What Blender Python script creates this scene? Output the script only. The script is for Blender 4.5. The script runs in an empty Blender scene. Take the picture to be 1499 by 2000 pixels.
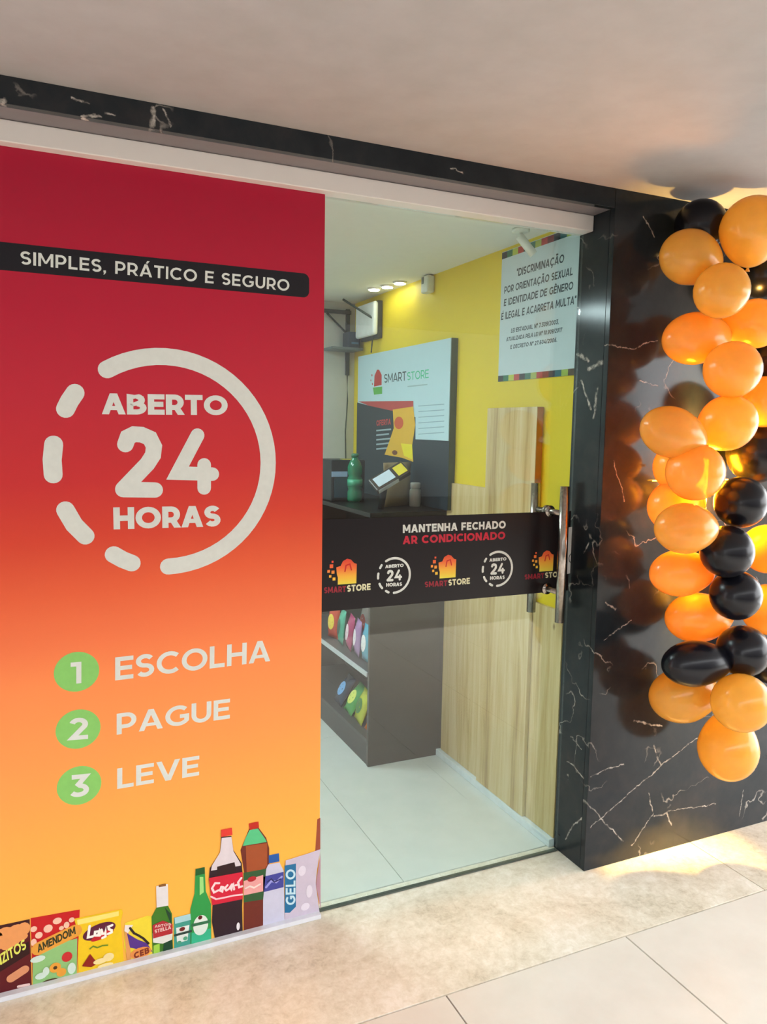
import bpy, bmesh, math, random
from mathutils import Vector, Matrix
random.seed(7)
SC = bpy.context.scene
COL = SC.collection
# ------------------------------------------------------------------ camera
YAW, PITCH, ROLL, FPX = 0.428509, -0.106836, 0.0170456, 1503.682
CAM = Vector((-0.750759, -1.932336, 1.463696))
_f = Vector((math.sin(YAW)*math.cos(PITCH), math.cos(YAW)*math.cos(PITCH), math.sin(PITCH)))
_r0 = Vector((math.cos(YAW), -math.sin(YAW), 0)); _u0 = _r0.cross(_f)
_r = _r0*math.cos(ROLL) + _u0*math.sin(ROLL); _u = -_r0*math.sin(ROLL) + _u0*math.cos(ROLL)
cd = bpy.data.cameras.new('camera'); cam = bpy.data.objects.new('camera', cd); COL.objects.link(cam)
cd.sensor_fit = 'VERTICAL'; cd.sensor_height = 24; cd.lens = FPX/2000*24; cd.clip_start = .02
cam.matrix_world = Matrix(((_r.x, _u.x, -_f.x, CAM.x), (_r.y, _u.y, -_f.y, CAM.y), (_r.z, _u.z, -_f.z, CAM.z), (0, 0, 0, 1)))
SC.camera = cam
# ------------------------------------------------------------------ daylight and exposure
wd = bpy.data.worlds.new('daylight'); SC.world = wd; wd.use_nodes = True
wd.node_tree.nodes['Background'].inputs[0].default_value = (0.96, 0.985, 1.0, 1)
wd.node_tree.nodes['Background'].inputs[1].default_value = 8.6
vs = SC.view_settings
vs.view_transform = 'Standard'; vs.look = 'None'; vs.gamma = 1.0; vs.use_curve_mapping = False
vs.exposure = 0.07
# ------------------------------------------------------------------ measured planes (metres; X along the shopfront, Y into the shop)
XP, G, RF, H, ZL, W = 0.8941, 0.1278, 0.0951, 2.2071, 2.1493, 0.9068
ZC, YB, DG = 2.155, 2.12, 0.141        # shop ceiling, shop back wall, front face of the door glass
def at(u, v, ax, c):                   # a photograph point on a plane of the place
    d = _f + _r*((u-749.5)/FPX) - _u*((v-1000)/FPX)
    return CAM + d*((c-CAM[ax])/d[ax])
# ------------------------------------------------------------------ materials
def lin(h):
    h = h.lstrip('#'); o = []
    for i in (0, 2, 4):
        c = int(h[i:i+2], 16)/255
        o.append(c/12.92 if c <= .04045 else ((c+.055)/1.055)**2.4)
    return (*o, 1)
MATS = {}
class NT:
    def __init__(s, name):
        s.m = bpy.data.materials.new(name); s.m.use_nodes = True; s.t = s.m.node_tree
        s.b = s.t.nodes['Principled BSDF']; s.out = s.t.nodes['Material Output']
    def n(s, ty, **k):
        x = s.t.nodes.new(ty)
        for a, b in k.items(): setattr(x, a, b)
        return x
    def l(s, a, b): s.t.links.new(a, b)
    def put(s, sock, v):
        if hasattr(v, 'links'): s.l(v, sock)
        else: sock.default_value = v
    def math(s, op, a, b=0.0, c=None, clamp=False):
        x = s.n('ShaderNodeMath', operation=op, use_clamp=clamp); s.put(x.inputs[0], a); s.put(x.inputs[1], b)
        if c is not None: s.put(x.inputs[2], c)
        return x.outputs[0]
    def vm(s, op, a, b=None, scale=None):
        x = s.n('ShaderNodeVectorMath', operation=op); s.put(x.inputs[0], a)
        if b is not None: s.put(x.inputs[1], b)
        if scale is not None: s.put(x.inputs[3], scale)
        return x.outputs[1] if op in ('DOT_PRODUCT', 'LENGTH', 'DISTANCE') else x.outputs[0]
    def obj(s): return s.n('ShaderNodeTexCoord').outputs['Object']
    def noise(s, vec, scale, detail=4, rough=.55, dist=0):
        x = s.n('ShaderNodeTexNoise'); s.l(vec, x.inputs['Vector'])
        x.inputs['Scale'].default_value = scale; x.inputs['Detail'].default_value = detail
        x.inputs['Roughness'].default_value = rough; x.inputs['Distortion'].default_value = dist
        return x
    def ramp(s, fac, stops):
        x = s.n('ShaderNodeValToRGB'); s.l(fac, x.inputs[0]); e = x.color_ramp.elements
        while len(e) < len(stops): e.new(.5)
        for q, (p, c) in zip(e, stops): q.position = p; q.color = lin(c) if isinstance(c, str) else c
        return x.outputs[0]
    def rng(s, v, a, b, c, d):
        x = s.n('ShaderNodeMapRange'); s.put(x.inputs[0], v)
        for i, q in enumerate((a, b, c, d)): x.inputs[i+1].default_value = q
        return x.outputs[0]
    def mix(s, f, a, b):
        x = s.n('ShaderNodeMix', data_type='RGBA'); s.put(x.inputs[0], f); s.put(x.inputs[6], a); s.put(x.inputs[7], b)
        return x.outputs[2]
    def bump(s, h, st=.2, d=.002):
        x = s.n('ShaderNodeBump'); x.inputs['Strength'].default_value = st; x.inputs['Distance'].default_value = d
        s.l(h, x.inputs['Height']); s.l(x.outputs[0], s.b.inputs['Normal'])
    def set(s, rough=.5, metal=0, spec=.5, coat=0, coatr=.05):
        b = s.b.inputs; b['Roughness'].default_value = rough; b['Metallic'].default_value = metal
        b['Specular IOR Level'].default_value = spec; b['Coat Weight'].default_value = coat; b['Coat Roughness'].default_value = coatr
        return s
def mat(col, rough=.5, metal=0, spec=.5, coat=0, var=.04, scale=30, name=None):
    key = (col, rough, metal, spec, coat, var)
    if key in MATS: return MATS[key]
    s = NT(name or ('paint_'+col.strip('#'))); s.set(rough, metal, spec, coat)
    c = lin(col); n = s.noise(s.obj(), scale, 3)
    d = tuple(max(0, x*(1-var*2)) for x in c[:3])+(1,); e = tuple(min(1, x*(1+var)) for x in c[:3])+(1,)
    s.l(s.ramp(n.outputs[0], [(.3, d), (.7, e)]), s.b.inputs['Base Color'])
    MATS[key] = s.m; return s.m
def emit(col, st, name):
    s = NT(name); s.b.inputs['Base Color'].default_value = lin(col)
    s.b.inputs['Emission Color'].default_value = lin(col); s.b.inputs['Emission Strength'].default_value = st
    return s.m
def PR(col): return mat(col, .42, 0, .35, 0, .02, 60)      # ink on vinyl
def vgrad(name, z0, z1, stops, rough=.42, horiz=None):
    s = NT(name); s.set(rough, 0, .35)
    x = s.n('ShaderNodeSeparateXYZ'); s.l(s.obj(), x.inputs[0])
    s.l(s.ramp(s.rng(x.outputs[2], z0, z1, 0, 1), stops), s.b.inputs['Base Color'])
    return s.m
def marble_black(name, veins=(), plane='y'):
    s = NT(name); s.set(.13, 0, .25)
    o = s.obj()
    big = s.noise(o, 2.2, 6, .6, .4); fine = s.noise(o, 14, 6, .65, .3)
    f = s.math('ADD', s.math('MULTIPLY', big.outputs[0], .65), s.math('MULTIPLY', fine.outputs[0], .35))
    base = s.ramp(f, [(.36, '#181e23'), (.5, '#22272b'), (.62, '#2e2e30'), (.74, '#403a35')])
    wn = s.noise(o, 11, 5, .6); w2 = s.noise(o, 60, 3, .6)
    wc = s.vm('SCALE', s.vm('SUBTRACT', wn.outputs[1], (.5, .5, .5)), scale=.028)
    wf = s.vm('SCALE', s.vm('SUBTRACT', w2.outputs[1], (.5, .5, .5)), scale=.012)
    p = s.vm('ADD', s.vm('ADD', o, wc), wf)
    flat = s.vm('MULTIPLY', p, (1, 0, 1) if plane == 'y' else (0, 1, 1))
    best = None
    for a, b, w in veins:
        a = Vector(a); b = Vector(b)
        if plane == 'y': a.y = b.y = 0
        else: a.x = b.x = 0
        ba = b-a; pa = s.vm('SUBTRACT', flat, tuple(a))
        h = s.math('MULTIPLY', s.vm('DOT_PRODUCT', pa, tuple(ba)), 1/max(1e-6, ba.length_squared), clamp=True)
        d = s.vm('DISTANCE', pa, s.vm('SCALE', tuple(ba), scale=h))
        d = s.math('MULTIPLY', d, 1/w)
        best = d if best is None else s.math('MINIMUM', best, d)
    # thin natural crack veins
    vn = s.noise(p, 3.4, 4, .5); e1 = s.math('ABSOLUTE', s.math('SUBTRACT', vn.outputs[0], .5))
    msk = s.noise(o, 5, 2); thin = s.math('MULTIPLY', s.rng(e1, .0, .006, .55, 0), s.rng(msk.outputs[0], .52, .66, 0, 1))
    vein = thin
    if best is not None:
        br = s.noise(o, 38, 4, .7); k = s.rng(br.outputs[0], .38, .66, .05, 1)
        vein = s.math('MAXIMUM', thin, s.math('MULTIPLY', s.rng(best, .25, 1, .9, 0), k))
    s.l(s.mix(vein, base, lin('#cfc6bb')), s.b.inputs['Base Color'])
    return s.m
def marble_beige():
    s = NT('beige_marble'); s.set(.22, 0, .5); o = s.obj()
    a = s.noise(o, 5, 7, .65, .6); b = s.noise(o, 38, 6, .7, .5); c = s.noise(o, 120, 3, .6)
    f = s.math('ADD', s.math('MULTIPLY', a.outputs[0], .5), s.math('ADD', s.math('MULTIPLY', b.outputs[0], .38), s.math('MULTIPLY', c.outputs[0], .12)))
    s.l(s.ramp(f, [(.36, '#bdb19b'), (.45, '#d6ccb8'), (.54, '#e3dbca'), (.62, '#eee8dc'), (.72, '#e6dccb')]), s.b.inputs['Base Color'])
    return s.m
def tile_mat(name, c1, c2, rough=.18):
    s = NT(name); s.set(rough, 0, .5); n = s.noise(s.obj(), 9, 5, .6)
    s.l(s.ramp(n.outputs[0], [(.3, c1), (.7, c2)]), s.b.inputs['Base Color']); return s.m
def wood_mat():
    s = NT('pine_veneer'); s.set(.28, 0, .5); o = s.obj()
    mp = s.n('ShaderNodeMapping'); mp.inputs['Scale'].default_value = (1, 1, .06); s.l(o, mp.inputs[0])
    n1 = s.noise(mp.outputs[0], 22, 6, .65, .7); n2 = s.noise(mp.outputs[0], 90, 4, .6)
    mp2 = s.n('ShaderNodeMapping'); mp2.inputs['Scale'].default_value = (0, 1, .012); s.l(o, mp2.inputs[0])
    n3 = s.noise(mp2.outputs[0], 14, 1, .3)
    f = s.math('ADD', s.math('MULTIPLY', n1.outputs[0], .45), s.math('ADD', s.math('MULTIPLY', n2.outputs[0], .2), s.math('MULTIPLY', n3.outputs[0], .35)))
    col = s.ramp(f, [(.36, '#9c7f4c'), (.45, '#bfa56e'), (.54, '#cdb887'), (.66, '#d6c69a')])
    mp3 = s.n('ShaderNodeMapping'); mp3.inputs['Scale'].default_value = (0, 1, .55); s.l(o, mp3.inputs[0])
    vo = s.n('ShaderNodeTexVoronoi'); s.l(mp3.outputs[0], vo.inputs['Vector']); vo.inputs['Scale'].default_value = 6
    kn = s.rng(vo.outputs['Distance'], .02, .055, .85, 0)
    s.l(s.mix(kn, col, lin('#6b4f2a')), s.b.inputs['Base Color']); return s.m
def glass_mat(name, tint, refl=1.0, rough=0.0):
    s = NT(name); t = s.t; t.nodes.remove(s.b)
    tr = s.n('ShaderNodeBsdfTransparent'); tr.inputs[0].default_value = tint
    gl = s.n('ShaderNodeBsdfGlossy'); gl.inputs[0].default_value = (1, 1, 1, 1); gl.inputs['Roughness'].default_value = rough
    lw = s.n('ShaderNodeLayerWeight'); lw.inputs[0].default_value = .5
    fr = s.math('ADD', s.math('MULTIPLY', s.math('POWER', lw.outputs['Facing'], 5.0), .96), .04)
    mx = s.n('ShaderNodeMixShader'); s.l(s.math('MULTIPLY', fr, refl), mx.inputs[0]); s.l(tr.outputs[0], mx.inputs[1]); s.l(gl.outputs[0], mx.inputs[2])
    s.l(mx.outputs[0], s.out.inputs[0]); return s.m
def balloon_mat(name, col, trans, clear, gloss=.10):
    s = NT(name); t = s.t; t.nodes.remove(s.b)
    n = s.noise(s.obj(), 2.0, 3); c = lin(col)
    cc = s.ramp(n.outputs[0], [(.3, tuple(x*.93 for x in c[:3])+(1,)), (.7, c)])
    df = s.n('ShaderNodeBsdfDiffuse'); s.l(cc, df.inputs[0])
    tl = s.n('ShaderNodeBsdfTranslucent'); s.l(cc, tl.inputs[0])
    tp = s.n('ShaderNodeBsdfTransparent'); s.l(cc, tp.inputs[0])
    gl = s.n('ShaderNodeBsdfGlossy'); gl.inputs['Roughness'].default_value = gloss
    lw = s.n('ShaderNodeLayerWeight'); lw.inputs[0].default_value = .5
    fr = s.math('ADD', s.math('MULTIPLY', s.math('POWER', lw.outputs['Facing'], 5.0), .9), .04)
    m1 = s.n('ShaderNodeMixShader'); m1.inputs[0].default_value = trans; s.l(df.outputs[0], m1.inputs[1]); s.l(tl.outputs[0], m1.inputs[2])
    m2 = s.n('ShaderNodeMixShader'); m2.inputs[0].default_value = clear; s.l(m1.outputs[0], m2.inputs[1]); s.l(tp.outputs[0], m2.inputs[2])
    m3 = s.n('ShaderNodeMixShader'); s.l(fr, m3.inputs[0]); s.l(m2.outputs[0], m3.inputs[1]); s.l(gl.outputs[0], m3.inputs[2])
    s.l(m3.outputs[0], s.out.inputs[0]); return s.m
# ------------------------------------------------------------------ object helpers
def tag(o, label=None, cat=None, group=None, kind=None):
    if label: o['label'] = label
    if cat: o['category'] = cat
    if group: o['group'] = group
    if kind: o['kind'] = kind
    return o
def link(name, me, m, parent=None, smooth=False):
    o = bpy.data.objects.new(name, me); COL.objects.link(o)
    if m is not None and not me.materials: me.materials.append(m)
    if parent: o.parent = parent
    if smooth:
        for p in me.polygons: p.use_smooth = True
    return o
def empty(name, loc=(0, 0, 0)):
    o = bpy.data.objects.new(name, None); COL.objects.link(o); o.location = loc; o.empty_display_size = .05
    return o
class MB:
    def __init__(s): s.bm = bmesh.new()
    def box(s, x0, x1, y0, y1, z0, z1, bev=0):
        r = bmesh.ops.create_cube(s.bm, size=1)['verts']
        for v in r: v.co = Vector(((x0+x1)/2+v.co.x*(x1-x0), (y0+y1)/2+v.co.y*(y1-y0), (z0+z1)/2+v.co.z*(z1-z0)))
        if bev: bmesh.ops.bevel(s.bm, geom=list({e for v in r for e in v.link_edges}), offset=bev, segments=2, affect='EDGES', profile=.5)
        return s
    def tube(s, a, b, r, n=16, r2=None, cap=True):
        a = Vector(a); b = Vector(b); d = b-a
        q = Vector((0, 0, 1)).rotation_difference(d.normalized()).to_matrix().to_4x4()
        bmesh.ops.create_cone(s.bm, cap_ends=cap, segments=n, radius1=r, radius2=r if r2 is None else r2, depth=d.length, matrix=Matrix.Translation((a+b)/2) @ q)
        return s
    def lathe(s, prof, o=(0, 0, 0), n=20):
        o = Vector(o); rings = []
        for r, z in prof: rings.append([s.bm.verts.new(o+Vector((r*math.cos(2*math.pi*i/n), r*math.sin(2*math.pi*i/n), z))) for i in range(n)])
        for A, B in zip(rings, rings[1:]):
            for i in range(n): s.bm.faces.new((A[i], A[(i+1) % n], B[(i+1) % n], B[i]))
        s.bm.faces.new(rings[0][::-1]); s.bm.faces.new(rings[-1]); return s
    def path(s, pts, r, n=8):
        pts = [Vector(p) for p in pts]; rings = []
        for i, p in enumerate(pts):
            d = (pts[min(i+1, len(pts)-1)]-pts[max(i-1, 0)]).normalized()
            q = Vector((0, 0, 1)).rotation_difference(d)
            rings.append([s.bm.verts.new(p+q @ Vector((r*math.cos(2*math.pi*k/n), r*math.sin(2*math.pi*k/n), 0))) for k in range(n)])
        for A, B in zip(rings, rings[1:]):
            for k in range(n): s.bm.faces.new((A[k], A[(k+1) % n], B[(k+1) % n], B[k]))
        s.bm.faces.new(rings[0][::-1]); s.bm.faces.new(rings[-1]); return s
    def build(s, name, m, parent=None, smooth=False, loc=None):
        bmesh.ops.recalc_face_normals(s.bm, faces=s.bm.faces)
        me = bpy.data.meshes.new(name); s.bm.to_mesh(me); s.bm.free()
        if loc is not None:                                    # mesh written in world places, origin moved to loc
            me.transform(Matrix.Translation(-Vector(loc)))
        o = link(name, me, m, parent, smooth)
        if loc is not None: o.location = loc
        return o
def box(name, m, x0, x1, y0, y1, z0, z1, parent=None, bev=0): return MB().box(x0, x1, y0, y1, z0, z1, bev).build(name, m, parent)
# ------------------------------------------------------------------ flat print: planes, strokes, lettering
class Plane:
    def __init__(s, ax, c): s.ax, s.c = ax, c                  # ax 1: faces -Y, ax 0: faces -X
    def px(s, u, v):
        p = at(u, v, s.ax, s.c); return (p.x, p.z) if s.ax == 1 else (-p.y, p.z)
    def to3(s, a, b, k=0):
        return (a, s.c-k*.0004, b) if s.ax == 1 else (s.c-k*.0004, -a, b)
class Art:
    def __init__(s, plane): s.pl, s.v, s.f, s.g = plane, [], [], []
    def poly(s, pts, px=True):
        q = [s.pl.px(*p) for p in pts] if px else pts
        n = len(s.v); s.v += q; s.g += [len(s.f) % 6]*len(q); s.f.append(list(range(n, n+len(q)))); return s
    def tri(s, vs, fs, g=None):
        n = len(s.v); s.v += vs; s.f += [[n+i for i in f] for f in fs]
        s.g += g if g else [len(s.g) % 5+.9*q_/len(vs) for q_ in range(len(vs))]; return s
    def disc(s, c, rx, rz=None, n=36, px=True, rot=0):
        c = s.pl.px(*c) if px else c; rz = rz or rx; q = []
        for i in range(n):
            x, y = rx*math.cos(2*math.pi*i/n), rz*math.sin(2*math.pi*i/n)
            q.append((c[0]+x*math.cos(rot)-y*math.sin(rot), c[1]+x*math.sin(rot)+y*math.cos(rot)))
        return s.poly(q, False)
    def stroke(s, pts, w, px=True, closed=False, rnd=True):
        q = [s.pl.px(*p) for p in pts] if px else pts
        return s.tri(*stroke2(q, w, closed, rnd))
    def text(s, txt, bl, br, tl, t=.2, px=True, track=.1):
        B, R, T = [Vector(s.pl.px(*p) if px else p) for p in (bl, br, tl)]
        vs, fs, L, gs = layout(txt, t, track); U = (R-B)/L; V = T-B
        return s.tri([tuple(B+U*x+V*y) for x, y in vs], fs, gs)
    def build(s, name, m, parent, k=1):
        me = bpy.data.meshes.new(name); me.from_pydata([s.pl.to3(a, b, k+.05*g) for (a, b), g in zip(s.v, s.g)], [], s.f)
        bm = bmesh.new(); bm.from_mesh(me); nd = Vector((0, -1, 0)) if s.pl.ax == 1 else Vector((-1, 0, 0))
        bm.normal_update(); bmesh.ops.reverse_faces(bm, faces=[f for f in bm.faces if f.normal.dot(nd) < 0]); bm.to_mesh(me); bm.free()
        return link(name, me, m, parent)
def stroke2(q, w, closed=False, rnd=False):
    q = [Vector(p) for p in q]; n = len(q); h = w/2; vs = []; fs = []
    for i in range(n):
        if closed: a, b = q[i]-q[i-1], q[(i+1) % n]-q[i]
        else:
            a = q[i]-q[i-1] if i else q[1]-q[0]; b = q[i+1]-q[i] if i < n-1 else q[i]-q[i-1]
        a = a.normalized() if a.length else b.normalized(); b = b.normalized() if b.length else a
        nn = Vector((-a.y-b.y, a.x+b.x)); nn = nn.normalized() if nn.length > 1e-6 else Vector((-a.y, a.x))
        m = h/max(.45, nn.dot(Vector((-a.y, a.x))))
        vs += [tuple(q[i]+nn*m), tuple(q[i]-nn*m)]
    for i in range(n if closed else n-1):
        j = (i+1) % n; fs.append([2*i, 2*i+1, 2*j+1, 2*j])
    if rnd and not closed:
        for p, d in ((q[0], q[0]-q[1]), (q[-1], q[-1]-q[-2])):
            a0 = math.atan2(d.y, d.x); k = len(vs)
            vs += [tuple(p+Vector((math.cos(a0+math.pi*(t/10-.5)), math.sin(a0+math.pi*(t/10-.5))))*h) for t in range(11)]
            fs.append(list(range(k, k+11)))
    return vs, fs
def arc(cx, cy, rx, ry, a0, a1, n=14):
    return [(cx+rx*math.cos(math.radians(a0+(a1-a0)*i/n)), cy+ry*math.sin(math.radians(a0+(a1-a0)*i/n))) for i in range(n+1)]
def glyph(ch, t):
    h = t/2; S = []; P = []; C = []
    acc = {'Á': ('A', '/'), 'Ã': ('A', '~'), 'É': ('E', '/'), 'Ê': ('E', '^'), 'Ç': ('C', ','), 'Õ': ('O', '~')}
    if ch in acc:
        w, S, P, C = glyph(acc[ch][0], t); k = acc[ch][1]; S, P, C = list(S), list(P), list(C); m = w/2
        if k == '/': P.append([(m-.02, 1.06), (m+.12, 1.06), (m+.26, 1.27), (m+.08, 1.27)])
        if k == '~': S.append([(m-.22, 1.12), (m-.1, 1.22), (m+.08, 1.14), (m+.2, 1.24)])
        if k == '^': S.append([(m-.18, 1.08), (m, 1.24), (m+.18, 1.08)])
        if k == ',': S.append([(m+.02, 0), (m+.06, -.1), (m-.08, -.2)])
        return w, S, P, C
    def stem(x, a=0, b=1): S.append([(x, a), (x, b)])
    w = .7
    if ch == ' ': return .34, S, P, C
    if ch == 'I': w = t; stem(h)
    elif ch == 'L': w = .6; S.append([(h, 1), (h, h), (w, h)])
    elif ch == 'E': w = .66; S += [[(w, 1-h), (h, 1-h), (h, h), (w, h)], [(h, .51), (w*.93, .51)]]
    elif ch == 'F': w = .64; S += [[(w, 1-h), (h, 1-h), (h, 0)], [(h, .47), (w*.92, .47)]]
    elif ch == 'T': w = .72; S += [[(0, 1-h), (w, 1-h)], [(w/2, 1-h), (w/2, 0)]]
    elif ch == 'H': w = .8; stem(h); stem(w-h); S.append([(h, .5), (w-h, .5)])
    elif ch == 'N': w = .82; stem(h); stem(w-h); P.append([(0, 1), (t*1.1, 1), (w, 0), (w-t*1.1, 0)])
    elif ch == 'M':
        w = .98; stem(h); stem(w-h); P += [[(0, 1), (t*1.05, 1), (w/2+t*.42, .22), (w/2-t*.42, .22)], [(w, 1), (w-t*1.05, 1), (w/2-t*.42, .22), (w/2+t*.42, .22)]]
    elif ch in 'AV':
        w = .9; L = [(0, 0), (t*1.08, 0), (w/2+t*.5, 1), (w/2-t*.56, 1)]; R = [(w-x, y) for x, y in L]
        P += [L, R]
        if ch == 'A': P.append([(w*.22, .2), (w*.78, .2), (w*.72, .2+t*.8), (w*.28, .2+t*.8)])
        else: P[:] = [[(x, 1-y) for x, y in q] for q in P]
    elif ch == 'U': w = .78; S.append([(h, 1)]+arc(w/2, .4, w/2-h, .4-h, 180, 360)+[(w-h, 1)])
    elif ch in 'O0Q': w = 1.0 if ch == 'O' else .72; C.append(arc(w/2, .5, w/2-h, .5-h, 0, 360, 28)[:-1])
    elif ch == 'C': w = .86; S.append(arc(.5, .5, .5-h, .5-h, 46, 314, 22))
    elif ch == 'G': w = .92; S += [arc(.5, .5, .5-h, .5-h, 46, 322, 22)+[(w-h, .5)], [(w-h+h, .46), (.56, .46)]]
    elif ch == 'D': w = .86; C.append([(h, h), (h, 1-h), (w*.45, 1-h)]+arc(w*.45, .5, w*.55-h, .5-h, 88, -88, 14)+[(w*.45, h)])
    elif ch in 'PR':
        w = .72; b = .36
        S.append([(h, 0), (h, 1-h), (w*.5, 1-h)]+arc(w*.5, (1-h+b)/2, w*.5-h, (1-h-b)/2, 88, -88, 12)+[(w*.5, b), (t, b)])
        if ch == 'R': P.append([(w*.4, b), (w*.4+t*1.1, b), (w+.04, 0), (w+.04-t*1.15, 0)])
    elif ch == 'B':
        w = .76
        S += [[(h, h), (h, 1-h), (w*.5, 1-h)]+arc(w*.48, (1.52-h)/2, w*.44-h, (.48-h)/2, 88, -88, 10)+[(w*.5, .52), (t, .52)],
              [(w*.5, .52)]+arc(w*.5, (.52+h)/2, w*.5-h, (.52-h)/2, 88, -88, 10)+[(w*.5, h), (h, h)]]
        S[0][0] = (h, 0)
    elif ch == 'S':
        w = .68; ry = (1-t)/4; rx = w/2-h
        S.append(arc(w/2, 1-h-ry, rx, ry, 28, 268, 14)+arc(w/2, h+ry, rx, ry, 90, -150, 14))
    elif ch == 'Z': w = .7; S += [[(0, 1-h), (w, 1-h)], [(0, h), (w, h)]]; P.append([(0, t*.6), (t*1.2, t*.6), (w, 1-t*.6), (w-t*1.2, 1-t*.6)])
    elif ch == 'X': w = .8; P += [[(0, 0), (t*1.2, 0), (w, 1), (w-t*1.2, 1)], [(w, 0), (w-t*1.2, 0), (0, 1), (t*1.2, 1)]]
    elif ch == 'Y': w = .8; stem(w/2, 0, .5); P += [[(w/2-h, .45), (w/2+h, .5), (t*1.15, 1), (0, 1)], [(w/2+h, .45), (w/2-h, .5), (w-t*1.15, 1), (w, 1)]]
    elif ch == '1': w = .42; stem(w-h); S.append([(0, 1-h), (w-h, 1-h)])
    elif ch == '2': w = .66; S.append(arc(w/2, .7, w/2-h, .3-h, 165, -35, 14)+[(h*1.2, h), (w, h)])
    elif ch == '3':
        w = .68; S += [[(.04, 1-h), (w-h*1.3, 1-h), (w*.42, .56)]+arc(w*.44, .3, w*.56-h, .3-h, 80, -150, 14)]
    elif ch == '4': w = .78; P.append([(w*.5, 1), (w*.5+t*1.15, 1), (t*1.2, t*1.6), (0, t*1.5)]); S.append([(0, .3), (w, .3)]); stem(w*.72, 0, .55)
    elif ch == '5': w = .66; S.append([(w*.95, 1-h), (h*1.3, 1-h), (h*1.2, .55)]+arc(w*.46, .32, w*.54-h, .32-h, 90, -150, 12))
    elif ch == '6': w = .68; C.append(arc(w/2, .32, w/2-h, .32-h, 0, 360, 18)[:-1]); S.append([(h, .32), (h*1.3, .6), (w*.4, .9), (w*.85, 1-h)])
    elif ch == '7': w = .66; S.append([(0, 1-h), (w-h, 1-h), (w*.35, 0)])
    elif ch == '8': w = .68; C += [arc(w/2, .28, w/2-h, .28-h, 0, 360, 16)[:-1], arc(w/2, .75, w/2-h*1.3, .25-h, 0, 360, 16)[:-1]]
    elif ch == '9': w = .68; C.append(arc(w/2, .68, w/2-h, .32-h, 0, 360, 18)[:-1]); S.append([(w-h, .68), (w-h*1.3, .4), (w*.6, .1), (w*.15, h)])
    elif ch == ',': w = t*1.1; P.append([(0, t), (t, t), (t*1.0, 0), (t*.3, -t*.9), (.0, -t*.9), (t*.3, 0), (0, 0)])
    elif ch == '.': w = t; P.append([(0, 0), (t, 0), (t, t), (0, t)])
    elif ch == '/': w = .4; P.append([(0, -.05), (t, -.05), (.4, 1.05), (.4-t, 1.05)])
    elif ch == 'º': w = .36; C.append(arc(.18, .8, .13, .15, 0, 360, 12)[:-1])
    elif ch == '"': w = .3; S += [[(.06, .7), (.06, 1)], [(.24, .7), (.24, 1)]]
    return w, S, P, C
def layout(txt, t, track):
    vs = []; fs = []; gs = []; x = 0
    for ch in txt:
        w, S, P, C = glyph(ch, t); parts = [stroke2(q, t) for q in S]+[stroke2(q, t, True) for q in C]+[(q, [list(range(len(q)))]) for q in P]
        for pi, (v, f) in enumerate(parts):
            gs += [pi % 6+.9*q_/len(v) for q_ in range(len(v))]; n = len(vs); vs += [(x+a, b) for a, b in v]; fs += [[n+i for i in g] for g in f]
        x += w+track
    return vs, fs, x-track, gs
# ================================================================== THE SETTING
beige = marble_beige(); tile_out = tile_mat('porcelain_tile', '#d9d1c5', '#dfd8cd', .2); tile_in = tile_mat('shop_tile', '#ccd0cb', '#d3d6d1', .16)
grout = mat('#8b847c', .8); white_rail = mat('#d9d2cc', .4, 0, .5, 0, .01, 8, 'white_rail')
# ---- pavement
floor = box('floor', grout, -3.2, 4.2, -3.0, 2.3, -.12, -.006); tag(floor, 'pale tiled pavement with a beige marble strip before the shopfront', 'floor', kind='structure')
def slab_mesh(name, sx, sy, m, th=.02, bev=.0012):
    o = MB().box(0, sx, 0, sy, -th, 0, bev); me = bpy.data.meshes.new(name); o.bm.to_mesh(me); o.bm.free(); me.materials.append(m); return me
J = .0022
tm = slab_mesh('floor_tile', .6-J*2, .6-J*2, tile_out)
for i in range(-5, 6):
    for j in range(1, 6):
        x = .191+.6*i; y = -.314-.6*j
        if y < -2.99: continue
        o = link('floor_tile', tm, None, floor); o.location = (x+J, y+J, 0)
for x0, x1 in ((-2.6, -1.03), (-1.03, 1.373), (1.373, 2.7)):
    o = link('sill_slab', slab_mesh('sill_slab', x1-x0-J, .314+.183-J*2, beige), None, floor); o.location = (x0+J/2, -.314+J, 0)
it = slab_mesh('shop_tile', .6-J, 1.2-J, tile_in)
for i in range(-3, 2):
    for j in range(2):
        o = link('shop_tile', it, None, floor); o.location = (.312+.6*(i-1)+J/2, .185+1.2*j+J/2-(.0 if j == 0 else 0), 0)
        if .185+1.2*(j+1) > 2.3: o.scale.y = .72
# ---- ceilings
plaster = tile_mat('porch_plaster', '#979491', '#9f9c9a', .85)
tag(box('ceiling', plaster, -3.2, 4.2, -3.0, .32, H, H+.12), 'smooth grey porch ceiling over the shopfront', 'ceiling', kind='structure')
tag(box('ceiling', mat('#e3e4dc', .8, var=.01), -1.6, 1.05, .175, 2.3, ZC, ZC+.04), 'white ceiling inside the shop', 'ceiling', kind='structure')
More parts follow.
